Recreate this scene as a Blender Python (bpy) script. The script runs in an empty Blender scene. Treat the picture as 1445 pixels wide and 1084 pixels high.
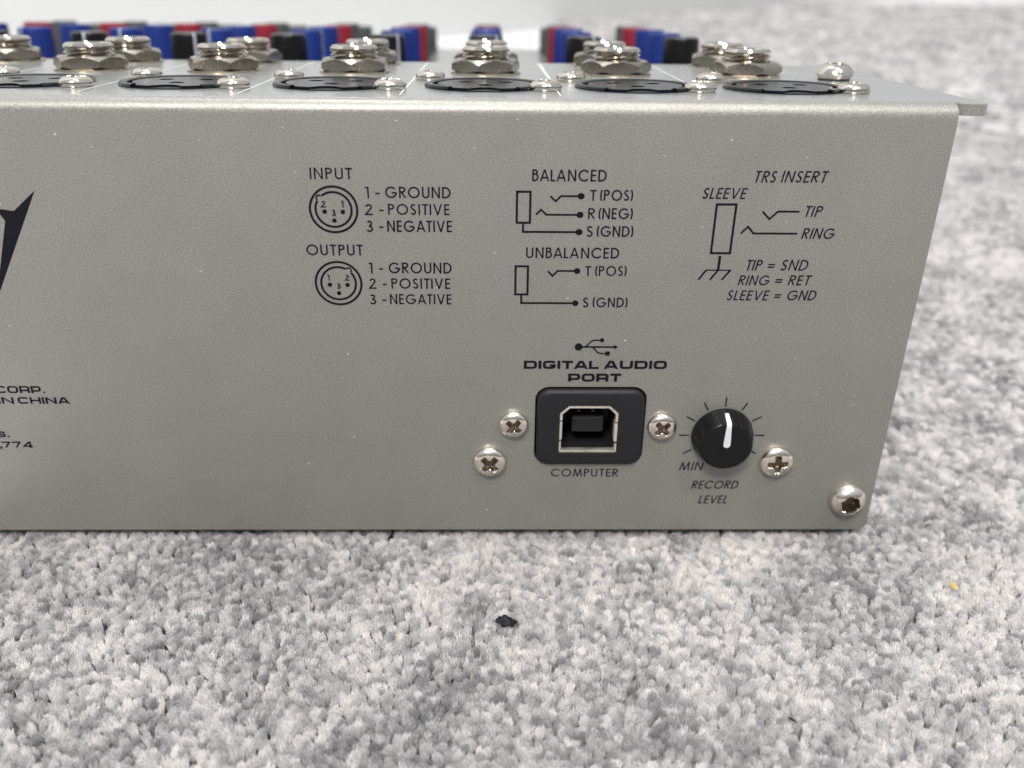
import bpy, bmesh, math, random
from mathutils import Vector, Matrix, noise
from mathutils.geometry import tessellate_polygon
random.seed(7)
sc = bpy.context.scene
MM = 0.001
sin, cos, pi = math.sin, math.cos, math.pi

# ------------------------------------------------------------------ camera
cam_d = bpy.data.cameras.new("camera")
cam = bpy.data.objects.new("camera", cam_d)
sc.collection.objects.link(cam)
R0 = (0.9997859669585292, -0.0170938913596477, 0.011654147372647493)
R1 = (0.002340381739684797, -0.4662471052182038, -0.8846514338930095)
R2 = (0.020555847978406892, 0.8844893644096744, -0.46610730670099865)
C0 = (0.29326927642295386 * MM, -145.8505907349307 * MM, 107.5632792162838 * MM)
cam.matrix_world = Matrix(((R0[0], -R1[0], -R2[0], C0[0]),
                           (R0[1], -R1[1], -R2[1], C0[1]),
                           (R0[2], -R1[2], -R2[2], C0[2]),
                           (0, 0, 0, 1)))
cam_d.sensor_width = 36.0
cam_d.lens = 1353.75 / 1445.0 * 36.0
cam_d.clip_start = 0.005
cam_d.clip_end = 60.0
cam_d.dof.use_dof = True
cam_d.dof.focus_distance = 0.156
cam_d.dof.aperture_fstop = 16.5
sc.camera = cam

# ------------------------------------------------------------------ world and lamps
w = bpy.data.worlds.new("World")
sc.world = w
w.use_nodes = True
bg = w.node_tree.nodes["Background"]
_nt = w.node_tree
_tc = _nt.nodes.new('ShaderNodeTexCoord')
_sx = _nt.nodes.new('ShaderNodeSeparateXYZ')
_rp = _nt.nodes.new('ShaderNodeValToRGB')
_mp = _nt.nodes.new('ShaderNodeMapRange')
_nt.links.new(_tc.outputs['Generated'], _sx.inputs[0])
_ma = _nt.nodes.new('ShaderNodeMath'); _ma.operation = 'MULTIPLY_ADD'
_ma.inputs[1].default_value = 0.30
_nt.links.new(_sx.outputs['Y'], _ma.inputs[0])
_nt.links.new(_sx.outputs['Z'], _ma.inputs[2])
_nt.links.new(_ma.outputs[0], _mp.inputs['Value'])
_mp.inputs['From Min'].default_value = -1.0
_mp.inputs['From Max'].default_value = 1.0
_nt.links.new(_mp.outputs[0], _rp.inputs[0])
_e = _rp.color_ramp.elements
_e.new(0.5); _e.new(0.64)
for _el, (_p, _c) in zip(_e, ((0.0, (0.22, 0.20, 0.18)), (0.46, (0.15, 0.135, 0.12)), (0.62, (0.56, 0.61, 0.66)), (1.0, (0.76, 0.80, 0.85)))):
    _el.position = _p; _el.color = (*_c, 1)
_nt.links.new(_rp.outputs[0], bg.inputs[0])
bg.inputs[1].default_value = 0.85

def area(name, loc, target, size, power, color, size_y=None):
    d = bpy.data.lights.new(name, 'AREA')
    d.energy = power
    d.color = color
    d.size = size
    if size_y:
        d.shape = 'RECTANGLE'
        d.size_y = size_y
    o = bpy.data.objects.new(name, d)
    o.location = loc
    o.rotation_euler = (Vector(target) - Vector(loc)).to_track_quat('-Z', 'Y').to_euler()
    sc.collection.objects.link(o)
    return o

area("ceiling_light", (-0.35, -1.35, 1.75), (0, 0, 0.05), 0.50, 50, (1.0, 0.955, 0.90))
area("window_light", (-1.5, 1.2, 1.7), (0, 0, 0.05), 1.5, 26, (0.84, 0.93, 1.0))
area("ceiling_spot", (0.22, -0.10, 1.75), (0, 0, 0.05), 0.11, 11, (1.0, 0.98, 0.94))
area("ceiling_spot", (0.62, -0.75, 1.75), (0, 0, 0.05), 0.11, 10, (1.0, 0.97, 0.92))
area("ceiling_spot", (-0.25, 0.45, 1.75), (0, 0, 0.05), 0.11, 9, (0.95, 0.98, 1.0))

vs = sc.view_settings
vs.view_transform = 'Standard'
vs.look = 'None'
vs.exposure = 0.0
vs.gamma = 1.0
sc.cycles.use_denoising = True
sc.cycles.max_bounces = 8

# ------------------------------------------------------------------ material helpers
def new_mat(name):
    m = bpy.data.materials.new(name)
    m.use_nodes = True
    return m, m.node_tree, m.node_tree.nodes["Principled BSDF"]

def simple(name, col, rough=0.5, metal=0.0, spec=0.5, coat=0.0):
    m, nt, b = new_mat(name)
    b.inputs['Base Color'].default_value = (*col, 1)
    b.inputs['Roughness'].default_value = rough
    b.inputs['Metallic'].default_value = metal
    b.inputs['Specular IOR Level'].default_value = spec
    if coat:
        b.inputs['Coat Weight'].default_value = coat
    return m

def N(nt, t, **kw):
    n = nt.nodes.new(t)
    for k, v in kw.items():
        if k in n.inputs:
            n.inputs[k].default_value = v
        else:
            setattr(n, k, v)
    return n

def ramp(nt, stops, interp='LINEAR'):
    r = nt.nodes.new('ShaderNodeValToRGB')
    r.color_ramp.interpolation = interp
    e = r.color_ramp.elements
    while len(e) < len(stops):
        e.new(0.5)
    for el, (p, c) in zip(e, stops):
        el.position = p
        el.color = (c, c, c, 1) if isinstance(c, (int, float)) else (*c, 1)
    return r

def bumped(nt, b, src, dist, strength=1.0):
    bp = N(nt, 'ShaderNodeBump')
    bp.inputs['Strength'].default_value = strength
    bp.inputs['Distance'].default_value = dist
    nt.links.new(src, bp.inputs['Height'])
    nt.links.new(bp.outputs[0], b.inputs['Normal'])

def powder_paint(name, c0, c1, metal, rough, grain=1.0):
    """silver powder paint: fine metallic flecks and a slight orange peel"""
    m, nt, b = new_mat(name)
    tc = N(nt, 'ShaderNodeTexCoord')
    n1 = N(nt, 'ShaderNodeTexNoise', Scale=5200.0, Detail=2.0, Roughness=0.6)
    n2 = N(nt, 'ShaderNodeTexNoise', Scale=90.0, Detail=4.0, Roughness=0.6)
    n3 = N(nt, 'ShaderNodeTexNoise', Scale=2300.0, Detail=3.0, Roughness=0.65)
    for n in (n1, n2, n3):
        nt.links.new(tc.outputs['Object'], n.inputs['Vector'])
    r1 = ramp(nt, [(0.34, c0), (0.66, c1)])
    nt.links.new(n1.outputs['Fac'], r1.inputs[0])
    mx = N(nt, 'ShaderNodeMix', data_type='RGBA', blend_type='MULTIPLY')
    mx.inputs[0].default_value = 1.0
    r2 = ramp(nt, [(0.3, 0.93), (0.7, 1.0)])
    nt.links.new(n2.outputs['Fac'], r2.inputs[0])
    nt.links.new(r1.outputs[0], mx.inputs[6])
    nt.links.new(r2.outputs[0], mx.inputs[7])
    # bright flakes
    v = N(nt, 'ShaderNodeTexVoronoi', Scale=1500.0)
    nt.links.new(tc.outputs['Object'], v.inputs['Vector'])
    sp = N(nt, 'ShaderNodeSeparateColor')
    nt.links.new(v.outputs['Color'], sp.inputs[0])
    rr = ramp(nt, [(0.996, 0.0), (0.999, 1.0)])
    nt.links.new(sp.outputs[0], rr.inputs[0])
    rd = ramp(nt, [(0.12, 1.0), (0.3, 0.0)])
    nt.links.new(v.outputs['Distance'], rd.inputs[0])
    mm = N(nt, 'ShaderNodeMath', operation='MULTIPLY')
    nt.links.new(rr.outputs[0], mm.inputs[0])
    nt.links.new(rd.outputs[0], mm.inputs[1])
    m2 = N(nt, 'ShaderNodeMix', data_type='RGBA')
    m2.inputs[7].default_value = (0.75, 0.73, 0.68, 1)
    nt.links.new(mm.outputs[0], m2.inputs[0])
    nt.links.new(mx.outputs[2], m2.inputs[6])
    nt.links.new(m2.outputs[2], b.inputs['Base Color'])
    b.inputs['Metallic'].default_value = metal
    n4 = N(nt, 'ShaderNodeTexNoise', Scale=38.0, Detail=6.0, Roughness=0.7, Distortion=0.6)
    nt.links.new(tc.outputs['Object'], n4.inputs['Vector'])
    r4 = ramp(nt, [(0.3, rough * 0.86), (0.7, rough * 1.16)])
    nt.links.new(n4.outputs['Fac'], r4.inputs[0])
    nt.links.new(r4.outputs[0], b.inputs['Roughness'])
    bumped(nt, b, n3.outputs['Fac'], 0.000045 * grain, 0.85)
    return m

def nickel(name, col=(0.73, 0.66, 0.57), rough=0.2, sc_=900.0, bump=0.00003):
    m, nt, b = new_mat(name)
    tc = N(nt, 'ShaderNodeTexCoord')
    n = N(nt, 'ShaderNodeTexNoise', Scale=sc_, Detail=4.0, Roughness=0.6)
    nt.links.new(tc.outputs['Object'], n.inputs['Vector'])
    r = ramp(nt, [(0.3, rough * 0.85), (0.7, rough * 1.2)])
    nt.links.new(n.outputs['Fac'], r.inputs[0])
    nt.links.new(r.outputs[0], b.inputs['Roughness'])
    b.inputs['Base Color'].default_value = (*col, 1)
    b.inputs['Metallic'].default_value = 1.0
    bumped(nt, b, n.outputs['Fac'], bump, 0.5)
    return m

M_panel = powder_paint('silver_powder_paint', (0.190, 0.186, 0.171), (0.352, 0.344, 0.318), 0.45, 0.43)
M_deck = powder_paint('silver_paint_sheen_tint', (0.30, 0.315, 0.310), (0.39, 0.405, 0.400), 0.5, 0.22, 0.3)  # same silver paint, made paler and bluer to carry the reflected background
M_print = simple('black_screen_print', (0.007, 0.007, 0.011), 0.6, spec=0.12)
M_white = simple('white_screen_print', (0.72, 0.73, 0.74), 0.5)
M_nickel = nickel('nickel_plate', (0.74, 0.67, 0.58), 0.20)
M_nut = nickel('dull_nickel_nut', (0.37, 0.34, 0.295), 0.25, 500.0, 0.00001)
M_washer = nickel('nickel_washer', (0.62, 0.53, 0.42), 0.24)
M_thread = nickel('bright_nickel_thread', (0.56, 0.52, 0.46), 0.10)
M_screw = nickel('nickel_screw', (0.84, 0.765, 0.69), 0.22)
M_dscrew = nickel('polished_deck_screw', (0.66, 0.60, 0.53), 0.15)
M_recess = nickel('brown_nickel_recess', (0.20, 0.155, 0.115), 0.42)  # darker brown nickel inside the screw recesses
M_black = simple('black_knob_plastic', (0.005, 0.005, 0.006), 0.28, spec=0.28)
M_blackd = simple('black_matt_plastic', (0.016, 0.017, 0.020), 0.5)
M_bezel = simple('charcoal_bezel_plastic', (0.013, 0.0135, 0.0155), 0.5, spec=0.28)
M_cav = simple('dark_cavity_plastic', (0.006, 0.006, 0.007), 0.6)
M_xlr = simple('black_socket_plastic', (0.006, 0.007, 0.010), 0.24, spec=0.26)
M_blue = simple('blue_knob_plastic', (0.007, 0.022, 0.15), 0.45, spec=0.25)
M_red = simple('red_knob_plastic', (0.19, 0.012, 0.024), 0.45, spec=0.25)
M_grey = simple('dark_grey_knob_plastic', (0.045, 0.052, 0.055), 0.45)
M_pointer = simple('white_pointer_paint', (0.62, 0.63, 0.66), 0.45)
M_line = simple('grey_pointer_line', (0.30, 0.32, 0.38), 0.5)
M_green = simple('green_washer', (0.005, 0.03, 0.02), 0.5)
M_wall = simple('white_wall_paint', (0.56, 0.57, 0.575), 0.6)
M_brown = simple('black_scrap', (0.010, 0.010, 0.012), 0.5, spec=0.15)
M_yellow = simple('yellow_crumb', (0.75, 0.42, 0.05), 0.5)
M_fleck = simple('pale_scratch', (0.55, 0.53, 0.50), 0.5)
M_shell = nickel('satin_shell_nickel', (0.86, 0.82, 0.74), 0.5, 600.0)
M_copper = simple('pin_gold', (0.35, 0.2, 0.08), 0.35, 1.0)

# ------------------------------------------------------------------ mesh helpers (all inputs in millimetres)
col = sc.collection

def make(name, verts, faces, mat, parent=None, smooth=False, loc=None, mats=None, fm=None, auto=None):
    me = bpy.data.meshes.new(name)
    me.from_pydata([(v[0] * MM, v[1] * MM, v[2] * MM) for v in verts], [], faces)
    if mats:
        for m in mats:
            me.materials.append(m)
        for i, p in enumerate(me.polygons):
            p.material_index = fm[i]
    else:
        me.materials.append(mat)
    bm = bmesh.new()
    bm.from_mesh(me)
    bmesh.ops.recalc_face_normals(bm, faces=bm.faces)
    bm.to_mesh(me)
    bm.free()
    if smooth:
        for p in me.polygons:
            p.use_smooth = True
        if auto:
            me.set_sharp_from_angle(angle=math.radians(auto))
    o = bpy.data.objects.new(name, me)
    col.objects.link(o)
    if parent:
        o.parent = parent
    if loc:
        o.location = (loc[0] * MM, loc[1] * MM, loc[2] * MM)
    return o

def empty(name, parent=None, loc=(0, 0, 0), rot=(0, 0, 0)):
    o = bpy.data.objects.new(name, None)
    o.empty_display_size = 0.01
    col.objects.link(o)
    o.location = (loc[0] * MM, loc[1] * MM, loc[2] * MM)
    o.rotation_euler = rot
    if parent:
        o.parent = parent
    return o

def join(*parts):
    V, F = [], []
    for v, f in parts:
        k = len(V)
        V += v
        F += [tuple(i + k for i in q) for q in f]
    return V, F

def box(x0, x1, y0, y1, z0, z1):
    v = [(x, y, z) for x in (x0, x1) for y in (y0, y1) for z in (z0, z1)]
    f = [(0, 1, 3, 2), (4, 6, 7, 5), (0, 4, 5, 1), (2, 3, 7, 6), (0, 2, 6, 4), (1, 5, 7, 3)]
    return v, f

def rbox(x0, x1, y0, y1, z0, z1, b):
    """box with chamfered edges"""
    bm = bmesh.new()
    v, f = box(x0, x1, y0, y1, z0, z1)
    vs_ = [bm.verts.new(p) for p in v]
    for q in f:
        bm.faces.new([vs_[i] for i in q])
    bmesh.ops.bevel(bm, geom=bm.edges[:], offset=b, segments=2, profile=0.5, affect='EDGES')
    bm.verts.index_update()
    V = [tuple(p.co) for p in bm.verts]
    F = [tuple(p.index for p in q.verts) for q in bm.faces]
    bm.free()
    return V, F

def lathe(prof, n=48, phase=0.0, cap0=True, cap1=True):
    """prof = [(r, z)...] round the z axis"""
    V, F = [], []
    for r, z in prof:
        for i in range(n):
            a = 2 * pi * i / n + phase
            V.append((r * cos(a), r * sin(a), z))
    for j in range(len(prof) - 1):
        for i in range(n):
            k = (i + 1) % n
            F.append((j * n + i, j * n + k, (j + 1) * n + k, (j + 1) * n + i))
    if cap0:
        F.append(tuple(range(n))[::-1])
    if cap1:
        F.append(tuple((len(prof) - 1) * n + i for i in range(n)))
    return V, F

def rrect(x0, x1, z0, z1, r, n=8):
    pts = []
    for cx, cz, a0 in ((x1 - r, z1 - r, 0), (x0 + r, z1 - r, 90), (x0 + r, z0 + r, 180), (x1 - r, z0 + r, 270)):
        for i in range(n + 1):
            a = math.radians(a0 + 90 * i / n)
            pts.append((cx + r * cos(a), cz + r * sin(a)))
    return pts

def plate_with_holes(outer, holes, y0, y1):
    """plate in the XZ plane between y0 (front) and y1, with holes"""
    loops = [outer] + holes
    tess = tessellate_polygon([[Vector((a, b, 0)) for a, b in L] for L in loops])
    flat = [p for L in loops for p in L]
    n = len(flat)
    V = [(a, y0, b) for a, b in flat] + [(a, y1, b) for a, b in flat]
    F = [tuple(t) for t in tess] + [tuple(i + n for i in t[::-1]) for t in tess]
    k = 0
    for L in loops:
        m = len(L)
        for i in range(m):
            j = (i + 1) % m
            F.append((k + i, k + j, n + k + j, n + k + i))
        k += m
    return V, F

def on_panel(v):
    """turn a mesh modelled round +Z so that +Z points out of the rear panel (-Y)"""
    V, F = v
    return [(x, -z, y) for x, y, z in V], F

# ------------------------------------------------------------------ THE MIXER
H0 = 78.426                    # height of the deck plane over the rear face
SLOPE = math.atan(-0.0950)
XL, XR = -215.0, 70.75
mixer = empty('audio_mixer')
mixer['label'] = 'silver compact audio mixer seen from the back, with printed wiring diagrams and a USB port'
mixer['category'] = 'audio mixer'

def deck_pt(x, y, z):
    """deck frame (y along the slope, z out of the deck) to world mm"""
    return (x, y * cos(SLOPE) - z * sin(SLOPE), H0 + y * sin(SLOPE) + z * cos(SLOPE))

def deckify(vf):
    return [deck_pt(*p) for p in vf[0]], vf[1]

# rear panel: flat sheet with holes for USB port and control, then the bend up to the deck
TH = 1.3
r_b = 2.21
zb = 76.0
rc = 2.0
outer = [(XL, zb), (XL, 0.0)]
for i in range(7):
    a = math.radians(-90 + 90 * i / 6)
    outer.append((XR - rc + rc * cos(a) - 0.35 * (1 if i == 6 else 0), rc + rc * sin(a)))
outer[-1] = (XR - 0.30, rc)
outer.append((XR, zb - 0.6))
outer.append((XR - 0.05, zb))
bez = (8.08, 26.84, 14.74, 29.77)
hole1 = rrect(bez[0] - 0.32, bez[1] + 0.32, bez[2] - 0.3, bez[3] + 0.42, 2.5)
KX, KZ = 41.07, 20.5
hole2 = [(KX + 3.6 * cos(2 * pi * i / 32), KZ + 3.6 * sin(2 * pi * i / 32)) for i in range(32)]
pl = plate_with_holes(outer, [hole1, hole2], 0.0, TH)
make('rear_panel', pl[0], pl[1], M_panel, mixer)

bV, bF = [], []
nb = 12
a_end = 90.0 - math.degrees(-SLOPE)
for i in range(nb + 1):
    a = math.radians(a_end * i / nb)
    y, z = r_b - r_b * cos(a), zb + r_b * sin(a)
    yi, zi = r_b - (r_b - TH) * cos(a), zb + (r_b - TH) * sin(a)
    xr = XR - 0.05
    bV += [(XL, y, z), (xr, y, z), (xr, yi, zi), (XL, yi, zi)]
for i in range(nb):
    for j in range(4):
        k = (j + 1) % 4
        bF.append((i * 4 + j, i * 4 + k, (i + 1) * 4 + k, (i + 1) * 4 + j))
bF += [(0, 1, 2, 3), tuple(nb * 4 + j for j in (3, 2, 1, 0))]
make('folded_edge', bV, bF, M_panel, mixer, smooth=True, auto=50)
y_end = r_b - r_b * cos(math.radians(a_end))
z_end = zb + r_b * sin(math.radians(a_end))
ys0 = y_end / cos(SLOPE)      # deck coordinate where the bend ends
DECK_END = 78.0
# deck plate outline in deck frame (x,y); the strip right of XR runs forward flush with the rear face
XF = 75.2
dk = [(XL, ys0), (XR - 0.05, ys0), (XR - 0.05, 0.55), (XR + 0.5, 0.0), (XF - 1.4, 0.0)]
for i in range(1, 7):
    a = math.radians(-90 + 90 * i / 6)
    dk.append((XF - 1.4 + 1.4 * cos(a), 1.4 + 1.4 * sin(a)))
dk += [(XF + 0.9, DECK_END), (XL, DECK_END)]
n = len(dk)
tess = tessellate_polygon([[Vector((a, b, 0)) for a, b in dk]])
V = [(a, b, 0.0) for a, b in dk] + [(a, b, -1.75) for a, b in dk]
F = [tuple(t) for t in tess] + [tuple(i + n for i in t[::-1]) for t in tess] + [(i, (i + 1) % n, n + (i + 1) % n, n + i) for i in range(n)]
o = make('jack_deck', *deckify((V, F)), None, mixer, mats=[M_deck, M_panel], fm=[0] * (2 * len(tess)) + [1] * n)
bv = o.modifiers.new('edge', 'BEVEL'); bv.width = 0.00022; bv.segments = 2; bv.limit_method = 'ANGLE'; bv.angle_limit = 0.9

# step down and the control surface behind it
ZC = -9.0
Y_FRONT = 300.0
make('deck_step', *deckify(box(XL, XF + 0.9, DECK_END - 1.5, DECK_END - 0.1, ZC, -1.78)), M_deck, mixer)
make('control_surface', *deckify(box(XL, XF + 0.5, DECK_END - 3, Y_FRONT, ZC - 1.5, ZC)), M_deck, mixer)
# side cheek, front and base
def cheek(x0, x1):
    prof = [(0.0, 1.2), (TH + 0.02, 0.2)]
    side = [(TH + 0.02, 1.6), (295.0, 1.6)]
    a = deck_pt(0, Y_FRONT - 1.0, ZC - 1.52)
    b = deck_pt(0, DECK_END - 3.1, ZC - 1.52)
    c = deck_pt(0, DECK_END - 3.1, -1.8)
    d = deck_pt(0, 4.5, -1.8)
    poly = [(TH + 0.02, 0.6), (a[1], 0.6), (a[1], a[2]), (b[1], b[2]), (c[1], c[2]), (d[1], d[2]), (TH + 0.02, zb - 1.0)]
    m = len(poly)
    t = tessellate_polygon([[Vector((p, q, 0)) for p, q in poly]])
    V = [(x0, p, q) for p, q in poly] + [(x1, p, q) for p, q in poly]
    F = [tuple(i) for i in t] + [tuple(j + m for j in i[::-1]) for i in t] + [(i, (i + 1) % m, m + (i + 1) % m, m + i) for i in range(m)]
    return V, F
make('side_panel', *cheek(XR - 2.2, XR - 0.9), M_panel, mixer)
make('side_panel', *cheek(XL, XL + 1.3), M_panel, mixer)
fy = deck_pt(0, Y_FRONT - 1.0, ZC - 1.52)
make('front_panel', *box(XL + 1.4, XR - 2.3, fy[1] - 1.3, fy[1] - 0.1, 0.6, fy[2] - 0.05), M_panel, mixer)
make('base_plate', *box(XL + 1.4, XR - 2.3, TH + 0.05, fy[1] - 1.4, 0.6, 1.8), M_blackd, mixer)

# ------------------------------------------------------------------ stroke lettering
def arc(cx, cy, rx, ry, a0, a1, n=14):
    return [(cx + rx * cos(math.radians(a0 + (a1 - a0) * i / n)), cy + ry * sin(math.radians(a0 + (a1 - a0) * i / n))) for i in range(n + 1)]

def strip(pts, t, closed=False, lim=2.2):
    """mitred ribbon of width t along pts -> verts 2D, quads"""
    P = [Vector(p) for p in pts]
    q = [P[0]]
    for p in P[1:]:
        if (p - q[-1]).length > 1e-4:
            q.append(p)
    if closed and (q[0] - q[-1]).length < 1e-4:
        q.pop()
    P = q
    n = len(P)
    V = []
    for i in range(n):
        a = P[i - 1] if (i > 0 or closed) else None
        b = P[(i + 1) % n] if (i < n - 1 or closed) else None
        d1 = (P[i] - a).normalized() if a is not None else None
        d2 = (b - P[i]).normalized() if b is not None else None
        if d1 is None: d1 = d2
        if d2 is None: d2 = d1
        n1 = Vector((-d1.y, d1.x)); n2 = Vector((-d2.y, d2.x))
        m = n1 + n2
        if m.length < 1e-3:
            m = n1.copy()
        m.normalize()
        s = 1.0 / max(m.dot(n1), 1.0 / lim)
        V += [P[i] + m * (t / 2 * s), P[i] - m * (t / 2 * s)]
    F = []
    for i in range(n if closed else n - 1):
        j = (i + 1) % n
        F.append((2 * i, 2 * i + 1, 2 * j + 1, 2 * j))
    return V, F

def glyphs(t):
    h = t / 2
    T, B = 1 - h, h
    G = {}
    G['I'] = (t, [[(h, 0), (h, 1)]])
    G['N'] = (0.66, [[(h, 0), (h, 1)], [(h, 1.02), (0.66 - h, -0.02)], [(0.66 - h, 0), (0.66 - h, 1)]])
    G['P'] = (0.52, [[(h, 0), (h, 1)], [(h, T)] + arc(0.26, 0.735, 0.26 - h, T - 0.735, 90, -90, 16) + [(h, 2 * 0.735 - T)]])
    G['U'] = (0.60, [[(h, 1), (h, 0.30)] + arc(0.30, 0.30, 0.30 - h, 0.30 - h, 180, 360, 18) + [(0.60 - h, 1)]])
    G['T'] = (0.50, [[(0, T), (0.50, T)], [(0.25, 0), (0.25, T)]])
    G['G'] = (0.92, [arc(0.47, 0.5, 0.47 - h, 0.5 - h, 42, 352, 36) + [(0.93 - h, 0.47)], [(0.5, 0.47), (0.93 - h, 0.47)]])
    G['R'] = (0.54, [[(h, 0), (h, 1)], [(h, T)] + arc(0.27, 0.735, 0.26 - h, T - 0.735, 90, -90, 16) + [(h, 2 * 0.735 - T)], [(0.22, 0.47), (0.50, 0)]])
    G['O'] = (0.94, [('c', arc(0.47, 0.5, 0.47 - h, 0.5 - h, 0, 360, 40))])
    G['D'] = (0.68, [('c', [(h, B)] + arc(0.24, 0.5, 0.44 - h, 0.5 - h, -90, 90, 22) + [(h, T)])])
    G['S'] = (0.48, [arc(0.24, 0.745, 0.22 - h, T - 0.745, 25, 255, 16)[:-1] + [(0.18, 0.535), (0.30, 0.475)] + arc(0.235, 0.27, 0.235 - h, 0.27 - h, 62, -160, 18)])
    G['V'] = (0.70, [[(h * 0.9, 1.02), (0.35, -0.02)], [(0.35, -0.02), (0.70 - h * 0.9, 1.02)]])
    G['E'] = (0.44, [[(0.44, T), (h, T), (h, B), (0.44, B)], [(h, 0.52), (0.42, 0.52)]])
    G['A'] = (0.74, [[(h * 0.8, -0.02), (0.37, 1.02)], [(0.37, 1.02), (0.74 - h * 0.8, -0.02)], [(0.15, 0.30), (0.59, 0.30)]])
    G['B'] = (0.52, [[(h, 0), (h, 1)], [(h, T)] + arc(0.24, 0.765, 0.22 - h, T - 0.765, 90, -90, 12) + [(h, 2 * 0.765 - T)],
                     [(0.22, 2 * 0.765 - T)] + arc(0.25, (2 * 0.765 - T + B) / 2, 0.27 - h, (2 * 0.765 - T - B) / 2, 90, -90, 14) + [(h, B)]])
    G['L'] = (0.38, [[(h, 1), (h, B), (0.38, B)]])
    G['C'] = (0.82, [arc(0.47, 0.5, 0.47 - h, 0.5 - h, 40, 320, 32)])
    G['M'] = (0.86, [[(h * 0.9, -0.02), (0.17, 1.02)], [(0.17, 1.02), (0.43, 0.02)], [(0.43, 0.02), (0.69, 1.02)], [(0.69, 1.02), (0.86 - h * 0.9, -0.02)]])
    G['1'] = (0.26, [[(0, T), (0.26 - h, T), (0.26 - h, 0)]])
    G['2'] = (0.52, [arc(0.26, 0.72, 0.24 - h, 0.28 - h, 170, -18, 18) + [(0.04, B), (0.52, B)]])
    G['3'] = (0.50, [arc(0.24, 0.75, 0.21 - h, 0.25 - h, 160, -88, 16)[:-1] + [(0.20, 0.53)], [(0.18, 0.53)] + arc(0.24, 0.28, 0.26 - h, 0.28 - h, 90, -160, 20)])
    G['-'] = (0.32, [[(0, 0.42), (0.32, 0.42)]])
    G['='] = (0.50, [[(0, 0.56), (0.50, 0.56)], [(0, 0.32), (0.50, 0.32)]])
    G['('] = (0.18, [arc(0.55, 0.47, 0.55 - h, 0.86, 140, 220, 14)])
    G[')'] = (0.18, [arc(-0.37, 0.47, 0.55 - h, 0.86, 40, -40, 14)])
    return G

def wide_glyphs(t):
    """squarish extended letters"""
    h = t / 2
    T, B, c = 1 - h, h, 0.24
    W = 1.25
    def rr(x0, x1, y0, y1, r):
        return arc(x1 - r, y1 - r, r, r, 0, 90, 5) + arc(x0 + r, y1 - r, r, r, 90, 180, 5) + arc(x0 + r, y0 + r, r, r, 180, 270, 5) + arc(x1 - r, y0 + r, r, r, 270, 360, 5)
    G = {}
    G['I'] = (t, [[(h, 0), (h, 1)]])
    G['O'] = (W, [('c', rr(h, W - h, B, T, c))])
    G['D'] = (W, [('c', [(h, B)] + arc(W - h - c, B + c, c, c, -90, 0, 5) + arc(W - h - c, T - c, c, c, 0, 90, 5) + [(h, T)])])
    G['U'] = (W, [[(h, 1)] + arc(h + c, B + c, c, c, 180, 270, 5) + arc(W - h - c, B + c, c, c, 270, 360, 5) + [(W - h, 1)]])
    G['C'] = (W, [arc(W - h - c, T - c, c, c, 22, 90, 5) + arc(h + c, T - c, c, c, 90, 180, 5) + arc(h + c, B + c, c, c, 180, 270, 5) + arc(W - h - c, B + c, c, c, 270, 338, 5)])
    G['G'] = (W, [arc(W - h - c, T - c, c, c, 22, 90, 5) + arc(h + c, T - c, c, c, 90, 180, 5) + arc(h + c, B + c, c, c, 180, 270, 5) + arc(W - h - c, B + c, c, c, 270, 360, 5) + [(W - h, 0.43), (0.66, 0.43)]])
    G['T'] = (1.08, [[(0, T), (1.08, T)], [(0.54, 0), (0.54, T)]])
    G['L'] = (0.95, [[(h, 1), (h, B), (0.95, B)]])
    G['A'] = (1.36, [[(h * 0.9, -0.06), (0.56, T), (0.80, T), (1.36 - h * 0.9, -0.06)], [(0.25, 0.27), (1.11, 0.27)]])
    G['P'] = (1.15, [[(h, 0), (h, 1)], [(h, T)] + arc(1.15 - h - c, T - c * 0.8, c, c * 0.8, 90, 0, 5) + arc(1.15 - h - c, 0.32 + c * 0.8, c, c * 0.8, 0, -90, 5) + [(h, 0.32)]])
    G['R'] = (1.18, [[(h, 0), (h, 1)], [(h, T)] + arc(1.18 - h - c, T - c * 0.8, c, c * 0.8, 90, 0, 5) + arc(1.18 - h - c, 0.38 + c * 0.8, c, c * 0.8, 0, -90, 5) + [(h, 0.38)], [(0.85, 0.38), (1.18 - h, 0.26), (1.18 - h, 0)]])
    G['N'] = (W, [[(h, 0), (h, 1)], [(h, 0.97), (W - h, 0.03)], [(W - h, 0), (W - h, 1)]])
    G['H'] = (W, [[(h, 0), (h, 1)], [(W - h, 0), (W - h, 1)], [(h, 0.5), (W - h, 0.5)]])
    G['S'] = (W, [[(W - h, 0.70), (W - h, T - 0.15)] + arc(W - h - 0.15, T - 0.15, 0.15, 0.15, 0, 90, 4) + arc(h + 0.15, T - 0.15, 0.15, 0.15, 90, 180, 4) + [(h, 0.62), (h + 0.12, 0.5), (W - h - 0.12, 0.5), (W - h, 0.4)] + arc(W - h - 0.15, B + 0.15, 0.15, 0.15, 0, -90, 4) + arc(h + 0.15, B + 0.15, 0.15, 0.15, -90, -180, 4) + [(h, 0.32)]])
    G['7'] = (1.12, [[(0, T), (0.98, T), (0.42, -0.03)]])
    G['4'] = (1.15, [[(1.15, 0.24), (0.12, 0.24), (0.74, T), (0.86, T), (0.86, 0)]])
    G['.'] = (0.24, [[(0, 0.11), (0.24, 0.11)]])
    G[','] = (0.26, [[(0.20, 0.22), (0.08, -0.2)]])
    return G

FONTS = {'n': (glyphs(0.142), 0.142, 0.155, 0.0), 'm': (glyphs(0.20), 0.20, 0.16, 0.0), 'i': (glyphs(0.137), 0.137, 0.145, 0.19),
         'b': (wide_glyphs(0.268), 0.268, 0.16, 0.0), 'w': (wide_glyphs(0.23), 0.23, 0.17, 0.0)}
print_step = [0]


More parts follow.
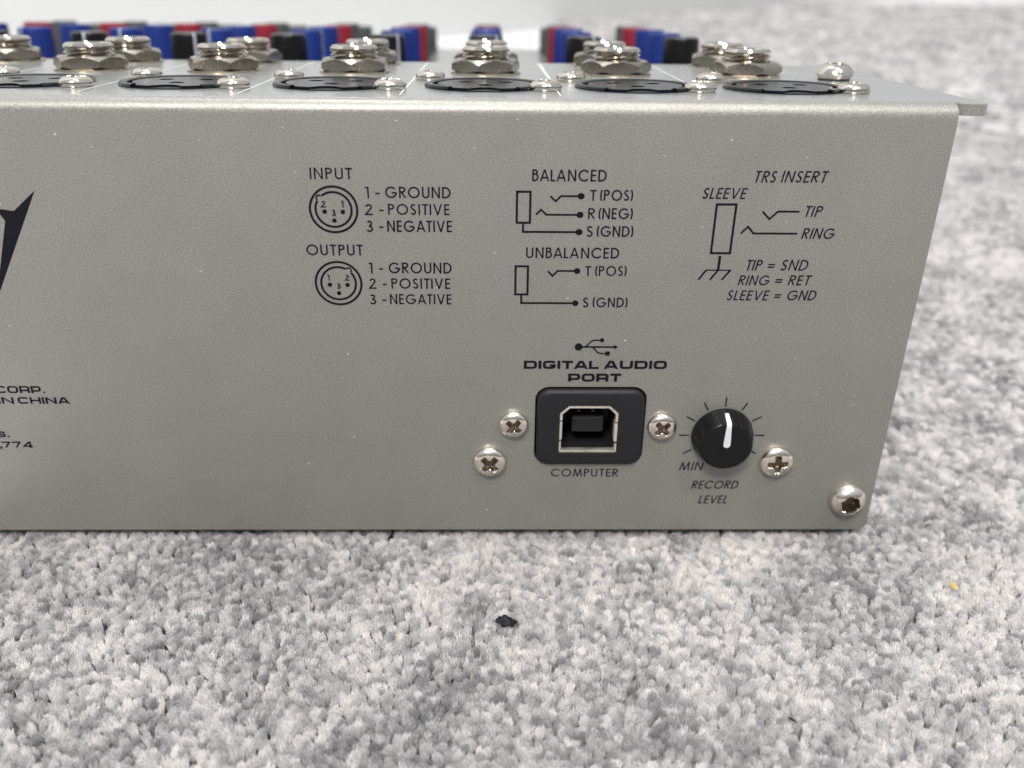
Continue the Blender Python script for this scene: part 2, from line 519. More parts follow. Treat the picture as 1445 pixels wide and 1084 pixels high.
class Print:
    """collects flat ink strokes on the rear face; every stroke sits a hair prouder than the last"""
    def __init__(self):
        self.V, self.F, self.k = [], [], 0
    def add(self, V2, F):
        self.k += 1
        y = -0.018 - 0.0016 * (self.k % 24)
        n = len(self.V)
        self.V += [(v[0], y, v[1]) for v in V2]
        self.F += [tuple(i + n for i in f) for f in F]
    def line(self, pts, t, closed=False):
        t *= 1.45 if t > 0.205 else 1.3
        self.add(*strip(pts, t, closed))
    def dot(self, x, z, rx, rz=None, n=28):
        rz = rz or rx
        self.add([(x + rx * cos(2 * pi * i / n), z + rz * sin(2 * pi * i / n)) for i in range(n)], [tuple(range(n))])
    def poly(self, pts):
        t = tessellate_polygon([[Vector((a, b, 0)) for a, b in pts]])
        self.add(pts, [tuple(i) for i in t])
    def text(self, s, x0, x1, z0, z1, style):
        G, t, gap, sh = FONTS[style]
        adv, items = 0.0, []
        for i, ch in enumerate(s):
            wd, st = G[ch]
            items.append((adv, st))
            adv += wd + (gap if i < len(s) - 1 else 0)
            if i < len(s) - 1 and (ch + s[i + 1]) in ('TA', 'AT', 'AV', 'LT', 'PA', 'AL', 'LA', 'TI', 'BA'):
                adv -= 0.06
        hgt = z1 - z0
        # slanted styles: the measured box includes the slant
        wid = (x1 - x0) - sh * hgt * 0.55
        sx = wid / adv
        if s == '1' or s == '-' or s == '=' or s == '.' or s == ',' or s == 'I':
            pass
        for off, st in items:
            for q in st:
                closed = isinstance(q, tuple) and q[0] == 'c'
                pts = q[1] if closed else q
                # scale the skeleton first so that stems keep their weight
                P = [((off + a) * sx, b * hgt) for a, b in pts]
                kx = 1.0
                tt = t * hgt
                if style in 'bw':
                    V2, F = strip([(a / 1.25, b) for a, b in P], tt, closed)
                    V2 = [Vector((v.x * 1.25, v.y)) for v in V2]
                else:
                    V2, F = strip(P, tt, closed)
                V2 = [Vector((v.x, min(max(v.y, 0.0 if s != ',' else -1), hgt))) for v in V2]
                V2 = [Vector((x0 + v.x + sh * (v.y - hgt * 0.22), z0 + v.y)) for v in V2]
                self.add(V2, F)
    def build(self, name, label=None):
        me = bpy.data.meshes.new(name)
        me.from_pydata([(a * MM, b * MM, c * MM) for a, b, c in self.V], [], self.F)
        me.materials.append(M_print)
        bm = bmesh.new(); bm.from_mesh(me)
        for f in bm.faces:
            f.normal_update()
            if f.normal.y > 0:
                f.normal_flip()
        bm.to_mesh(me); bm.free()
        o = bpy.data.objects.new(name, me)
        col.objects.link(o)
        o.parent = mixer
        if label:
            o['label'] = label
        return o

TEXT=[
    ('INPUT', -27.84, -21.29, 66.27, 68.08, 'n'),
    ('1', -19.48, -18.88, 63.31, 65.13, 'n'),
    ('-', -17.92, -17.26, 63.32, 65.14, 'n'),
    ('GROUND', -16.41, -6.23, 63.36, 65.19, 'n'),
    ('2', -19.69, -18.48, 60.6, 62.39, 'n'),
    ('-', -17.49, -16.77, 60.61, 62.4, 'n'),
    ('POSITIVE', -16.1, -6.46, 60.65, 62.44, 'n'),
    ('3', -19.62, -18.56, 57.83, 59.71, 'n'),
    ('-', -17.63, -16.93, 57.84, 59.72, 'n'),
    ('NEGATIVE', -16.34, -6.14, 57.87, 59.76, 'n'),
    ('OUTPUT', -29.42, -20.38, 53.9, 55.72, 'n'),
    ('1', -19.6, -19.02, 50.84, 52.71, 'n'),
    ('-', -18.0, -17.36, 50.85, 52.72, 'n'),
    ('GROUND', -16.45, -6.29, 50.88, 52.76, 'n'),
    ('2', -19.75, -18.59, 48.17, 50.0, 'n'),
    ('-', -17.54, -16.89, 48.18, 50.01, 'n'),
    ('POSITIVE', -16.16, -6.57, 48.21, 50.04, 'n'),
    ('3', -19.79, -18.74, 45.43, 47.24, 'n'),
    ('-', -17.77, -17.09, 45.44, 47.25, 'n'),
    ('NEGATIVE', -16.5, -6.43, 45.47, 47.28, 'n'),
    ('2', -26.48, -25.7, 61.77, 62.85, 'm'),
    ('1', -23.33, -22.88, 61.79, 62.87, 'm'),
    ('3', -24.95, -24.21, 60.38, 61.43, 'm'),
    ('1', -26.43, -25.98, 49.57, 50.56, 'm'),
    ('2', -23.57, -22.83, 49.58, 50.58, 'm'),
    ('3', -25.07, -24.32, 48.15, 49.15, 'm'),
    ('BALANCED', 6.36, 17.92, 66.18, 68.05, 'n'),
    ('T', 15.45, 16.49, 63.12, 64.88, 'n'),
    ('(POS)', 17.03, 22.2, 63.14, 64.9, 'n'),
    ('R', 15.28, 16.42, 60.14, 61.95, 'n'),
    ('(NEG)', 16.95, 22.38, 60.16, 61.97, 'n'),
    ('S', 15.17, 16.26, 57.23, 59.02, 'n'),
    ('(GND)', 16.83, 22.66, 57.25, 59.05, 'n'),
    ('UNBALANCED', 5.65, 20.65, 53.6, 55.43, 'n'),
    ('T', 15.28, 16.26, 50.56, 52.3, 'n'),
    ('(POS)', 16.92, 22.05, 50.58, 52.32, 'n'),
    ('S', 15.12, 16.16, 45.05, 46.79, 'n'),
    ('(GND)', 16.78, 22.57, 45.07, 46.81, 'n'),
    ('TRS', 40.82, 44.41, 66.18, 68.04, 'i'),
    ('INSERT', 45.08, 52.33, 66.23, 68.08, 'i'),
    ('SLEEVE', 33.04, 40.03, 63.55, 65.32, 'i'),
    ('TIP', 49.46, 52.43, 60.72, 62.53, 'i'),
    ('RING', 49.67, 55.01, 57.08, 58.88, 'i'),
    ('TIP', 41.31, 44.05, 51.64, 53.5, 'i'),
    ('=', 44.89, 46.18, 51.66, 53.51, 'i'),
    ('SND', 47.05, 51.62, 51.67, 53.53, 'i'),
    ('RING', 40.45, 45.65, 49.09, 50.84, 'i'),
    ('=', 46.47, 47.78, 49.1, 50.86, 'i'),
    ('RET', 48.67, 52.39, 49.12, 50.88, 'i'),
    ('SLEEVE', 38.87, 45.85, 46.41, 48.19, 'i'),
    ('=', 46.66, 47.92, 46.43, 48.22, 'i'),
    ('GND', 48.8, 53.76, 46.45, 48.24, 'i'),
    ('DIGITAL', 5.68, 18.43, 33.64, 35.2, 'b'),
    ('AUDIO', 19.31, 30.05, 33.67, 35.24, 'b'),
    ('PORT', 13.31, 22.42, 31.22, 32.78, 'b'),
    ('COMPUTER', 10.92, 23.1, 11.77, 13.45, 'n'),
    ('MIN', 34.11, 38.49, 13.12, 14.91, 'i'),
    ('RECORD', 36.77, 45.4, 9.14, 10.89, 'i'),
    ('LEVEL', 38.39, 43.8, 5.89, 7.67, 'i'),
    ('CORP', -84.48, -76.8, 28.73, 30.1, 'w'),
    ('.', -76.46, -76.15, 28.74, 30.11, 'w'),
    ('IN', -84.55, -81.85, 26.65, 27.93, 'w'),
    ('CHINA', -81.15, -72.36, 26.66, 27.95, 'w'),
    ('S', -86.65, -84.81, 19.96, 21.13, 'w'),
    ('.', -84.52, -84.15, 19.96, 21.13, 'w'),
    ('77', -85.94, -82.54, 17.78, 19.06, 'w'),
    ('4', -82.27, -80.57, 17.78, 19.06, 'w'),
    (',', -86.34, -86.06, 17.78, 19.05, 'w'),
]

GROUPS = [(0, 20, 'pin_list_lettering'), (26, 33, 'balanced_jack_lettering'), (33, 38, 'unbalanced_jack_lettering'), (38, 52, 'insert_jack_lettering'),
          (52, 55, 'port_title_lettering'), (55, 56, 'port_caption_lettering'), (56, 59, 'record_level_lettering'), (59, 68, 'maker_lettering')]
for a, b, nm in GROUPS:
    P = Print()
    for row in TEXT[a:b]:
        P.text(*row)
    P.build(nm)

# connector pin diagrams
for k, (cx, cz, R_, nota, pins, rows) in enumerate((
        (-24.57, 61.45, 3.68, 139, ((-25.99, 61.12), (-23.15, 61.09), (-24.57, 59.68)), TEXT[20:23]),
        (-24.68, 49.10, 3.68, 52, ((-26.10, 48.87), (-23.26, 48.83), (-24.72, 47.39)), TEXT[23:26]))):
    P = Print()
    P.line(arc(cx, cz, R_, R_, 0, 360, 72), 0.26, True)
    ri = 2.80
    P.line(arc(cx, cz, ri, ri, nota + 11, nota + 349, 64), 0.25)
    nx, nz = cx + (ri + 0.05) * cos(math.radians(nota)), cz + (ri + 0.05) * sin(math.radians(nota))
    P.line(arc(nx, nz, 0.42, 0.42, nota - 95, nota + 95, 12), 0.2)
    for x, z in pins:
        P.dot(x, z, 0.37)
    for row in rows:
        P.text(*row)
    P.build('pin_diagram')

P = Print()
P.line([(4.08, 64.50), (6.17, 64.50), (6.17, 59.50), (4.08, 59.50)], 0.25, True)
P.line([(9.28, 63.82), (10.14, 63.01), (10.94, 63.84), (14.0, 63.85)], 0.22)
P.dot(14.08, 63.85, 0.56, 0.52)
P.line([(7.11, 60.83), (7.87, 61.64), (8.75, 60.83), (14.0, 60.83)], 0.22)
P.dot(14.04, 60.83, 0.56, 0.52)
P.line([(5.1, 59.4), (5.1, 58.0), (14.0, 58.0)], 0.24)
P.dot(14.02, 58.0, 0.56, 0.52)
P.build('jack_diagram')
P = Print()
P.line([(4.02, 52.19), (6.02, 52.19), (6.02, 47.31), (4.02, 47.31)], 0.25, True)
P.line([(9.26, 51.39), (10.02, 50.55), (10.82, 51.43), (14.0, 51.43)], 0.22)
P.dot(13.99, 51.43, 0.52)
P.line([(5.01, 47.2), (5.01, 45.78), (13.9, 45.78)], 0.24)
P.dot(13.94, 45.78, 0.52)
P.build('jack_diagram')
P = Print()
P.line([(35.50, 62.67), (38.58, 62.67), (38.50, 54.60), (35.42, 54.60)], 0.26, True)
P.line([(36.96, 54.15), (36.91, 51.69)], 0.30)
P.line([(34.90, 51.69), (39.05, 51.69)], 0.17)
for a, b in ((34.98, 33.84), (36.91, 35.73), (38.93, 37.66)):
    P.line([(a, 51.70), (b, 50.0)], 0.22)
P.line([(42.86, 61.57), (44.11, 60.33), (45.31, 61.57), (48.73, 61.57)], 0.22)
P.line([(39.82, 57.92), (40.88, 59.07), (41.85, 57.95), (48.93, 57.95)], 0.22)
P.build('jack_diagram')

# port emblem
P = Print()
zc = 37.80
P.dot(14.84, zc, 0.66, 0.70)
P.line([(15.2, zc), (20.85, zc)], 0.22)
P.poly([(20.80, zc + 0.42), (20.80, zc - 0.42), (21.55, zc)])
P.line([(15.7, zc), (16.1, zc + 0.12), (16.55, zc + 0.62), (16.95, zc + 1.05), (17.3, zc + 1.22), (17.6, zc + 1.26), (18.7, zc + 1.26)], 0.20)
P.dot(18.74, zc + 1.26, 0.37, 0.40)
P.line([(16.9, zc), (17.3, zc - 0.1), (17.75, zc - 0.62), (18.15, zc - 1.05), (18.5, zc - 1.2), (18.8, zc - 1.23), (19.5, zc - 1.23)], 0.20)
P.poly([(19.40, zc - 0.82), (20.18, zc - 0.82), (20.18, zc - 1.62), (19.40, zc - 1.62)])
P.build('port_emblem')

# scale marks round the record level control
P = Print()
for i in range(11):
    a = math.radians(240 - 30 * i)
    r0, r1 = 5.85, 7.65
    if i == 0:
        continue
    if i == 10:
        r1 = 7.35
    P.line([(KX + r0 * cos(a), KZ + r0 * sin(a)), (KX + r1 * cos(a), KZ + r1 * sin(a))], 0.20)
P.build('scale_marks')

# end of the big maker's emblem that reaches into view from the left
P = Print()
P.poly([(-70.21, 64.26), (-74.15, 60.93), (-78.6, 61.55), (-82.5, 62.2), (-84.5, 60.6), (-79.5, 60.95), (-77.2, 60.75), (-76.43, 60.36), (-75.87, 59.32), (-78.56, 51.29), (-80.6, 45.0), (-82.6, 39.8), (-79.46, 47.43)])
P.build('maker_emblem')

# small pale nicks and dust on the paint
nV, nF = [], []
def nick(x, z, L, wd, a):
    k = len(nV)
    dx, dz = cos(a) * L / 2, sin(a) * L / 2
    px, pz = -sin(a) * wd / 2, cos(a) * wd / 2
    y = -0.012
    nV.extend([(x - dx, y, z - dz), (x + px, y, z + pz), (x + dx, y, z + dz), (x - px, y, z - pz)])
    nF.append((k, k + 1, k + 2, k + 3))
for x, z, L, wd, a in ((63.2, 28.6, 0.55, 0.16, 1.4), (63.4, 26.75, 0.9, 0.12, 0.1), (-32.5, 14.6, 0.5, 0.25, 0.4), (-2.5, 71.2, 0.8, 0.1, 2.4), (46.9, 59.8, 0.25, 0.2, 0),
                       (33.6, 59.0, 0.7, 0.1, -0.9), (56.2, 11.9, 0.6, 0.1, -0.5), (26.6, 70.2, 0.7, 0.09, -0.8), (-60.2, 71.0, 0.6, 0.12, 0.2), (10.5, 17.7, 0.25, 0.2, 0),
                       (28.5, 16.5, 0.35, 0.14, 0.6), (-45, 31, 0.3, 0.18, 0.3), (12.7, 56.8, 0.25, 0.2, 0), (48.5, 70.2, 0.5, 0.12, -1), (-14.2, 75.3, 0.8, 0.2, -0.2)):
    nick(x, z, L, wd, a)
for i in range(26):
    nick(random.uniform(-85, 68), random.uniform(3, 74), random.uniform(0.08, 0.18), random.uniform(0.04, 0.09), random.uniform(0, pi))
o = make('paint_nick', nV, nF, M_fleck, mixer)
o['kind'] = 'stuff'

# ------------------------------------------------------------------ screws
def screw_head(R, Hh, kind, rot=0.0, nseg=72, nr=24, flat=0.55):
    """dome with a cross or hexagon recess, axis +Z, base at z=0; returns V,F, face material index"""
    V, F, FM = [], [], []
    def rec(x, y):
        c, s = cos(rot), sin(rot)
        u, v = x * c + y * s, -x * s + y * c
        if kind == 'cross':
            wd, L = 0.155 * R, 0.56 * R
            e = 0.05 * R
            def arm(p, q):
                a = min(max((wd - abs(p)) / e + 0.5, 0), 1)
                b = min(max((L - abs(q)) / e + 0.5, 0), 1)
                return min(a, b) * (0.5 + 0.5 * (1 - min(abs(q) / L, 1)))
            m = max(arm(u, v), arm(v, u))
            rr_ = math.hypot(u, v)
            m = max(m, min(max((0.27 * R - rr_) / e + 0.5, 0), 1) * 0.95)
            return m * Hh * 0.62
        if kind == 'hex':
            ap = 0.46 * R
            d = max(abs(u * cos(k * pi / 3) + v * sin(k * pi / 3)) for k in range(3))
            return min(max((ap - d) / (0.05 * R) + 0.5, 0), 1) * Hh * 0.72
        return 0
    rs = [R * (i / nr) ** 0.9 for i in range(1, nr + 1)]
    def dome(r):
        q = min(r / R, 1)
        if kind == 'hex':
            return Hh * (0.12 + 0.88 * math.sqrt(max(1 - (q * 0.985) ** 2.3, 0)))
        return Hh * (0.30 + 0.70 * (1 - q ** 3.2) ** 0.55)
    V.append((0, 0, dome(0) - rec(0, 0)))
    for r in rs:
        for i in range(nseg):
            a = 2 * pi * i / nseg
            x, y = r * cos(a), r * sin(a)
            V.append((x, y, dome(r) - rec(x, y)))
    def fm(ids):
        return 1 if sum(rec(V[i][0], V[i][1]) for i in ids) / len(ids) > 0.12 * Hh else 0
    for i in range(nseg):
        f = (0, 1 + i, 1 + (i + 1) % nseg)
        F.append(f); FM.append(fm(f))
    for j in range(nr - 1):
        for i in range(nseg):
            k = (i + 1) % nseg
            f = (1 + j * nseg + i, 1 + (j + 1) * nseg + i, 1 + (j + 1) * nseg + k, 1 + j * nseg + k)
            F.append(f); FM.append(fm(f))
    n0 = 1 + (nr - 1) * nseg
    m = len(V)
    for i in range(nseg):
        a = 2 * pi * i / nseg
        rb = R * (0.93 if kind != 'hex' else 0.86)
        V.append((rb * cos(a), rb * sin(a), 0))
    for i in range(nseg):
        k = (i + 1) % nseg
        F.append((n0 + i, m + i, m + k, n0 + k)); FM.append(0)
    return V, F, FM

def screw(name, R, Hh, kind, rot, loc, panel, parent, label=None, mt=None):
    V, F, FM = screw_head(R, Hh, kind, rot)
    if panel:
        V = [(x, -z, y) for x, y, z in V]
    o = make(name, V, F, None, parent, smooth=True, loc=loc, mats=[mt or M_screw, M_recess], fm=FM, auto=48)
    if label:
        o['label'] = label
    return o

screw('panel_screw', 3.0, 1.75, 'cross', 0.80, (-0.14, 0, 15.25), True, mixer)
screw('panel_screw', 2.6, 1.6, 'cross', 0.86, (4.06, 0, 22.95), True, mixer)
screw('panel_screw', 2.62, 1.6, 'cross', 0.74, (30.17, 0, 22.55), True, mixer)
screw('panel_screw', 3.08, 1.75, 'cross', 0.05, (51.45, 0, 15.25), True, mixer)
screw('hex_screw', 3.3, 2.7, 'hex', 0.25, (65.75, 0, 7.1), True, mixer)

# ------------------------------------------------------------------ USB port
port = empty('computer_port', mixer)
shell_out = [(12.12, 17.38), (22.28, 17.38), (22.28, 25.4), (20.75, 26.85), (13.65, 26.85), (12.12, 25.4)]
def inset(poly, d):
    n = len(poly); out = []
    for i in range(n):
        p0, p1, p2 = Vector(poly[i - 1]), Vector(poly[i]), Vector(poly[(i + 1) % n])
        d1, d2 = (p1 - p0).normalized(), (p2 - p1).normalized()
        n1, n2 = Vector((-d1.y, d1.x)), Vector((-d2.y, d2.x))
        m = (n1 + n2).normalized()
        out.append(tuple(p1 + m * (d / m.dot(n1))))
    return out
sh_bez = inset(shell_out, -0.06)[::1]
# bezel: rounded block, front face at y=-1.0 with the mouth cut through
b0 = rrect(*bez[:2], bez[2], bez[3], 2.2)
def shrink(L, d):
    cx, cz = (bez[0] + bez[1]) / 2, (bez[2] + bez[3]) / 2
    fx = ((bez[1] - bez[0]) / 2 - d) / ((bez[1] - bez[0]) / 2)
    fz = ((bez[3] - bez[2]) / 2 - d) / ((bez[3] - bez[2]) / 2)
    return [(cx + (a - cx) * fx, cz + (b - cz) * fz) for a, b in L]
prof = [(0.0, 3.0), (0.0, -0.25), (0.07, -0.52), (0.22, -0.76), (0.45, -0.90), (0.75, -0.96)]
V, F = [], []
nb_ = len(b0)
for d, y in prof:
    V += [(a, y, b) for a, b in shrink(b0, d)]
for j in range(len(prof) - 1):
    for i in range(nb_):
        k = (i + 1) % nb_
        F.append((j * nb_ + i, j * nb_ + k, (j + 1) * nb_ + k, (j + 1) * nb_ + i))
k0 = (len(prof) - 1) * nb_
last = shrink(b0, prof[-1][0])
mouth = inset(shell_out, -0.12)
t = tessellate_polygon([[Vector((a, b, 0)) for a, b in last], [Vector((a, b, 0)) for a, b in mouth]])
nm0 = len(V)
V += [(a, prof[-1][1], b) for a, b in mouth]
F += [tuple((k0 + i) if i < nb_ else (nm0 + i - nb_) for i in q) for q in t]
m0 = len(V)
V += [(a, 2.5, b) for a, b in mouth]
for i in range(6):
    k = (i + 1) % 6
    F.append((nm0 + i, nm0 + k, m0 + k, m0 + i))
bezo = make('bezel', V, F, M_bezel, port, smooth=True, auto=35)
# nickel shell pieces round the mouth (gaps where the stamped sheet is slit)
si = inset(shell_out, 0.42)
def piece(pts_o, pts_i, y0, y1):
    n = len(pts_o)
    V = [(a, y0, b) for a, b in pts_o] + [(a, y0, b) for a, b in pts_i] + [(a, y1, b) for a, b in pts_o] + [(a, y1, b) for a, b in pts_i]
    F = []
    for i in range(n - 1):
        F += [(i, i + 1, n + i + 1, n + i), (2 * n + i, 3 * n + i, 3 * n + i + 1, 2 * n + i + 1), (i, 2 * n + i, 2 * n + i + 1, i + 1), (n + i, n + i + 1, 3 * n + i + 1, 3 * n + i)]
    F += [(0, n, 3 * n, 2 * n), (n - 1, 3 * n - 1, 4 * n - 1, 2 * n - 1)]
    return V, F
xo0, xo1, xi0, xi1 = 12.12, 22.28, 12.12 + 0.42, 22.28 - 0.42
parts = [
    piece([(xo0, 24.00), (xo0, 25.40), (13.65, 26.85), (20.0, 26.85)], [(xi0, 24.00), si[5], si[4], (20.0, 26.43)], -0.86, 0.9),
    piece([(20.06, 26.85), (20.75, 26.85), (21.42, 26.22)], [(20.06, 26.43), si[3], (21.14, 25.90)], -0.84, 0.9),
    piece([(21.48, 26.16), (22.28, 25.40), (xo1, 23.70)], [(21.20, 25.84), si[2], (xi1, 23.70)], -0.86, 0.9),
    piece([(xo0, 20.10), (xo0, 23.70)], [(xi0, 20.10), (xi0, 23.70)], -0.84, 0.9),
    piece([(xo1, 23.40), (xo1, 19.70)], [(xi1 - 0.12, 23.40), (xi1 - 0.12, 19.70)], -0.86, 0.9),
    piece([(xo0, 17.40), (xo0, 19.70)], [(xi0 - 0.1, 17.90), (xi0 - 0.1, 19.70)], -0.84, 0.9),
    piece([(xo1, 19.30), (xo1, 17.40)], [(xi1 + 0.1, 19.30), (xi1 + 0.1, 17.90)], -0.84, 0.9),
]
make('metal_shell', *join(*parts), M_shell, port)
lip = join(piece([(16.95, 17.40), (12.2, 17.40)][::-1], [(16.95, 17.82), (12.5, 17.82)][::-1], -0.72, 1.2), piece([(17.05, 17.40), (22.2, 17.40)], [(17.05, 17.82), (21.9, 17.82)], -0.72, 1.2))
make('shell_lip', *lip, M_shell, port)
cav = []
V, F = [], []
ci = inset(shell_out, 0.46)
V = [(a, 0.2, b) for a, b in ci] + [(a, 8.4, b) for a, b in ci]
F = [(i, (i + 1) % 6, 6 + (i + 1) % 6, 6 + i) for i in range(6)] + [tuple(6 + i for i in range(6))]
make('port_cavity', V, F, M_cav, port)
make('contact_tongue', *rbox(14.35, 20.0, 0.9, 8.2, 20.6, 23.75, 0.35), M_bezel, port)
make('contact_pin', *join(*[box(x, x + 0.55, 2.2, 7.8, 24.1, 24.3) for x in (15.4, 17.9)]), M_copper, port)

# ------------------------------------------------------------------ record level knob
knob = empty('record_level_knob', mixer, (KX, 0, KZ))
make('washer_ring', *on_panel(lathe([(5.5, 0.02), (5.5, 0.14), (5.2, 0.16)], 64)), M_green, knob)
def skirt(n=90):
    V, F = [], []
    prof = [(5.45, 0.15), (5.50, 0.7), (5.28, 1.5), (4.86, 3.0), (4.72, 3.5), (4.55, 3.85), (4.3, 4.0)]
    for j, (r, z) in enumerate(prof):
        for i in range(n):
            a = 2 * pi * i / n
            rr_ = r * (1 - (0.045 * (1 if (i % 10) in (4, 5, 6) else 0) if 0 < j < 5 else 0))
            V.append((rr_ * cos(a), rr_ * sin(a), z))
    for j in range(len(prof) - 1):
        for i in range(n):
            k = (i + 1) % n
            F.append((j * n + i, j * n + k, (j + 1) * n + k, (j + 1) * n + i))
    # slightly dished face
    base = (len(prof) - 1) * n
    for r, z in ((3.8, 4.01), (2.4, 3.98), (1.0, 3.96)):
        s = len(V)
        for i in range(n):
            a = 2 * pi * i / n
            V.append((r * cos(a), r * sin(a), z))
        for i in range(n):
            k = (i + 1) % n
            F.append((base + i, base + k, s + k, s + i))
        base = s
    F.append(tuple(base + i for i in range(n)))
    F.append(tuple(range(n))[::-1])
    return V, F
make('knob_cap', *on_panel(skirt()), M_black, knob, smooth=True, auto=40)
# white pointer running over the rim (slightly turned to the left)
def pointer():
    pr = [(0.45, 4.05, 0.60), (1.2, 4.06, 0.60), (2.4, 4.07, 0.52), (3.6, 4.08, 0.46), (4.28, 4.08, 0.42), (4.60, 3.92, 0.42), (4.78, 3.55, 0.42), (4.93, 3.0, 0.40), (5.33, 1.5, 0.34)]
    V, F = [], []
    for r, z, wd in pr:
        V += [(-wd, r, z), (wd, r, z)]
    for i in range(len(pr) - 1):
        F.append((2 * i, 2 * i + 1, 2 * i + 3, 2 * i + 2))
    k = len(V)
    tip = [(0.60 * cos(a), 0.45 + 0.60 * sin(a), 4.05) for a in [pi + pi * i / 10 for i in range(11)]]
    V += tip
    F.append(tuple(range(k, k + 11)))
    m = Matrix.Rotation(math.radians(0.3), 3, 'Z')
    V = [tuple(m @ Vector(v)) for v in V]
    return V, F
make('pointer', *on_panel(pointer()), M_pointer, knob, smooth=True, auto=60)
make('pointer_notch', *on_panel(lathe([(0.80, 3.985), (0.98, 4.03), (1.06, 3.98)], 24, cap0=False, cap1=False)), M_black, knob, loc=(0.0, 0, -0.15))

# ------------------------------------------------------------------ deck hardware
deck = mixer
def at_deck(o, x, y, z=0.0, rz=0.0):
    p = deck_pt(x, y, z)
    o.location = (p[0] * MM, p[1] * MM, p[2] * MM)
    o.rotation_euler = (SLOPE, 0, 0)
    o.rotation_euler = (Matrix.Rotation(SLOPE, 3, 'X') @ Matrix.Rotation(rz, 3, 'Z')).to_euler()

def hex_nut(af=12.0, h=2.25, n=96):
    """chamfered hexagon nut, axis z, sitting on z=0.45"""
    V, F = [], []
    rc_ = af / 2 / cos(pi / 6)
    def hexr(a, rr_=af / 2):
        b = (a + pi / 6) % (pi / 3) - pi / 6
        return rr_ / cos(b)
    z0, z1 = 0.47, 0.47 + h
    def ring(fn):
        s = len(V)
        for i in range(n):
            a = 2 * pi * i / n
            r, z = fn(a)
            V.append((r * cos(a), r * sin(a), z))
        return s
    ch = 0.85
    R_ = af / 2
    def top(a):
        r = hexr(a)
        return r, z1 - ch * ((r - R_ * 0.985) / (rc_ - R_)) * 0.9 - 0.02
    def bot(a):
        r = hexr(a)
        return r, z0 + 0.45 * ((r - R_ * 0.985) / (rc_ - R_)) * 0.8
    r0 = ring(lambda a: (R_ * 0.90, z0))
    r1 = ring(bot)
    r2 = ring(top)
    r3 = ring(lambda a: (R_ * 0.955, z1))
    r4 = ring(lambda a: (4.7, z1))
    for a, b in ((r0, r1), (r1, r2), (r2, r3), (r3, r4)):
        for i in range(n):
            k = (i + 1) % n
            F.append((a + i, a + k, b + k, b + i))
    F.append(tuple(range(r0, r0 + n))[::-1])
    return V, F

def thread(h0=2.72, h1=5.05, R=4.62, n=64, bore=3.25):
    """helical ridges, chamfered mouth, open bore"""
    V, F = [], []
    pitch = 0.78
    st = 0.13
    z = h0 - 0.4
    ztop = h1 - 0.95
    rows = int((ztop - z) / st)
    for j in range(rows + 1):
        for i in range(n):
            a = 2 * pi * i / n
            zz = z + st * j
            ph = ((zz - pitch * i / n) / pitch) % 1.0
            r = R - 0.68 * abs(2 * ph - 1) ** 1.2
            V.append((r * cos(a), r * sin(a), zz))
    for r, zz in ((R - 0.40, ztop + 0.05), (R - 0.05, ztop + 0.15), (R - 0.05, h1 - 0.55), (R - 0.48, h1 - 0.06), (R - 0.75, h1), (bore + 0.25, h1), (bore, h1 - 0.3), (bore, h1 - 4)):
        for i in range(n):
            a = 2 * pi * i / n
            V.append((r * cos(a), r * sin(a), zz))
    R_ = rows + 1 + 8
    for j in range(R_ - 1):
        for i in range(n):
            k = (i + 1) % n
            F.append((j * n + i, j * n + k, (j + 1) * n + k, (j + 1) * n + i))
    F.append(tuple((R_ - 1) * n + i for i in range(n)))
    return V, F

PITCH = 25.4
def copy_tree(src, parent):
    c = src.copy(); col.objects.link(c); c.parent = parent
    for ch in list(src.children):
        d = ch.copy(); col.objects.link(d); d.parent = c
    return c

jack0 = empty('jack_socket', mixer)
make('washer', *lathe([(4.8, 0.02), (6.72, 0.02), (6.78, 0.15), (6.74, 0.40), (6.6, 0.45), (4.8, 0.45)], 64, cap0=False, cap1=False), M_washer, jack0, smooth=True, auto=30)
make('hex_nut', *hex_nut(), M_nut, jack0, smooth=True, auto=14)
make('threaded_bush', *thread(), M_thread, jack0, smooth=True, auto=35)
rotA = {2: -11, 1: 4, 0: 0}
colsA = [(-4, 10), (-3, 4), (-2, -4), (-1, 32), (0, 18), (1, 2), (2, -16)]
colsB = [(-4, -11), (-3, -3), (-2, 18), (-1, -25), (0, 10), (1, 15), (2, 15)]
first = True
for row, (yy, xx, cols) in enumerate(((48.2, -1.1, colsA), (70.0, -1.15, colsB))):
    for k, deg in cols:
        j = jack0 if first else copy_tree(jack0, mixer)
        first = False
        # a corner of the hexagon faces the camera at -90 degrees plus the measured turn
        at_deck(j, xx + k * PITCH, yy, 0.0, math.radians(-90 + deg))

# XLR sockets
def ring_part(R1, R0, z0, z1, n=72, gap=None):
    prof = [(R1, z0), (R1 + 0.03, z0 + 0.2), (R1 - 0.12, z1 - 0.12), (R1 - 0.35, z1), (R0 + 0.35, z1), (R0, z1 - 0.2), (R0, z0)]
    V, F = [], []
    seg = n
    for j, (r, z) in enumerate(prof):
        for i in range(seg + 1):
            a = gap[0] + (gap[1] - gap[0]) * i / seg
            V.append((r * cos(a), r * sin(a), z))
    m = seg + 1
    for j in range(len(prof) - 1):
        for i in range(seg):
            F.append((j * m + i, j * m + i + 1, (j + 1) * m + i + 1, (j + 1) * m + i))
    F.append(tuple(j * m for j in range(len(prof))))
    F.append(tuple(j * m + seg for j in range(len(prof)))[::-1])
    return V, F

xlr0 = empty('microphone_socket', mixer)
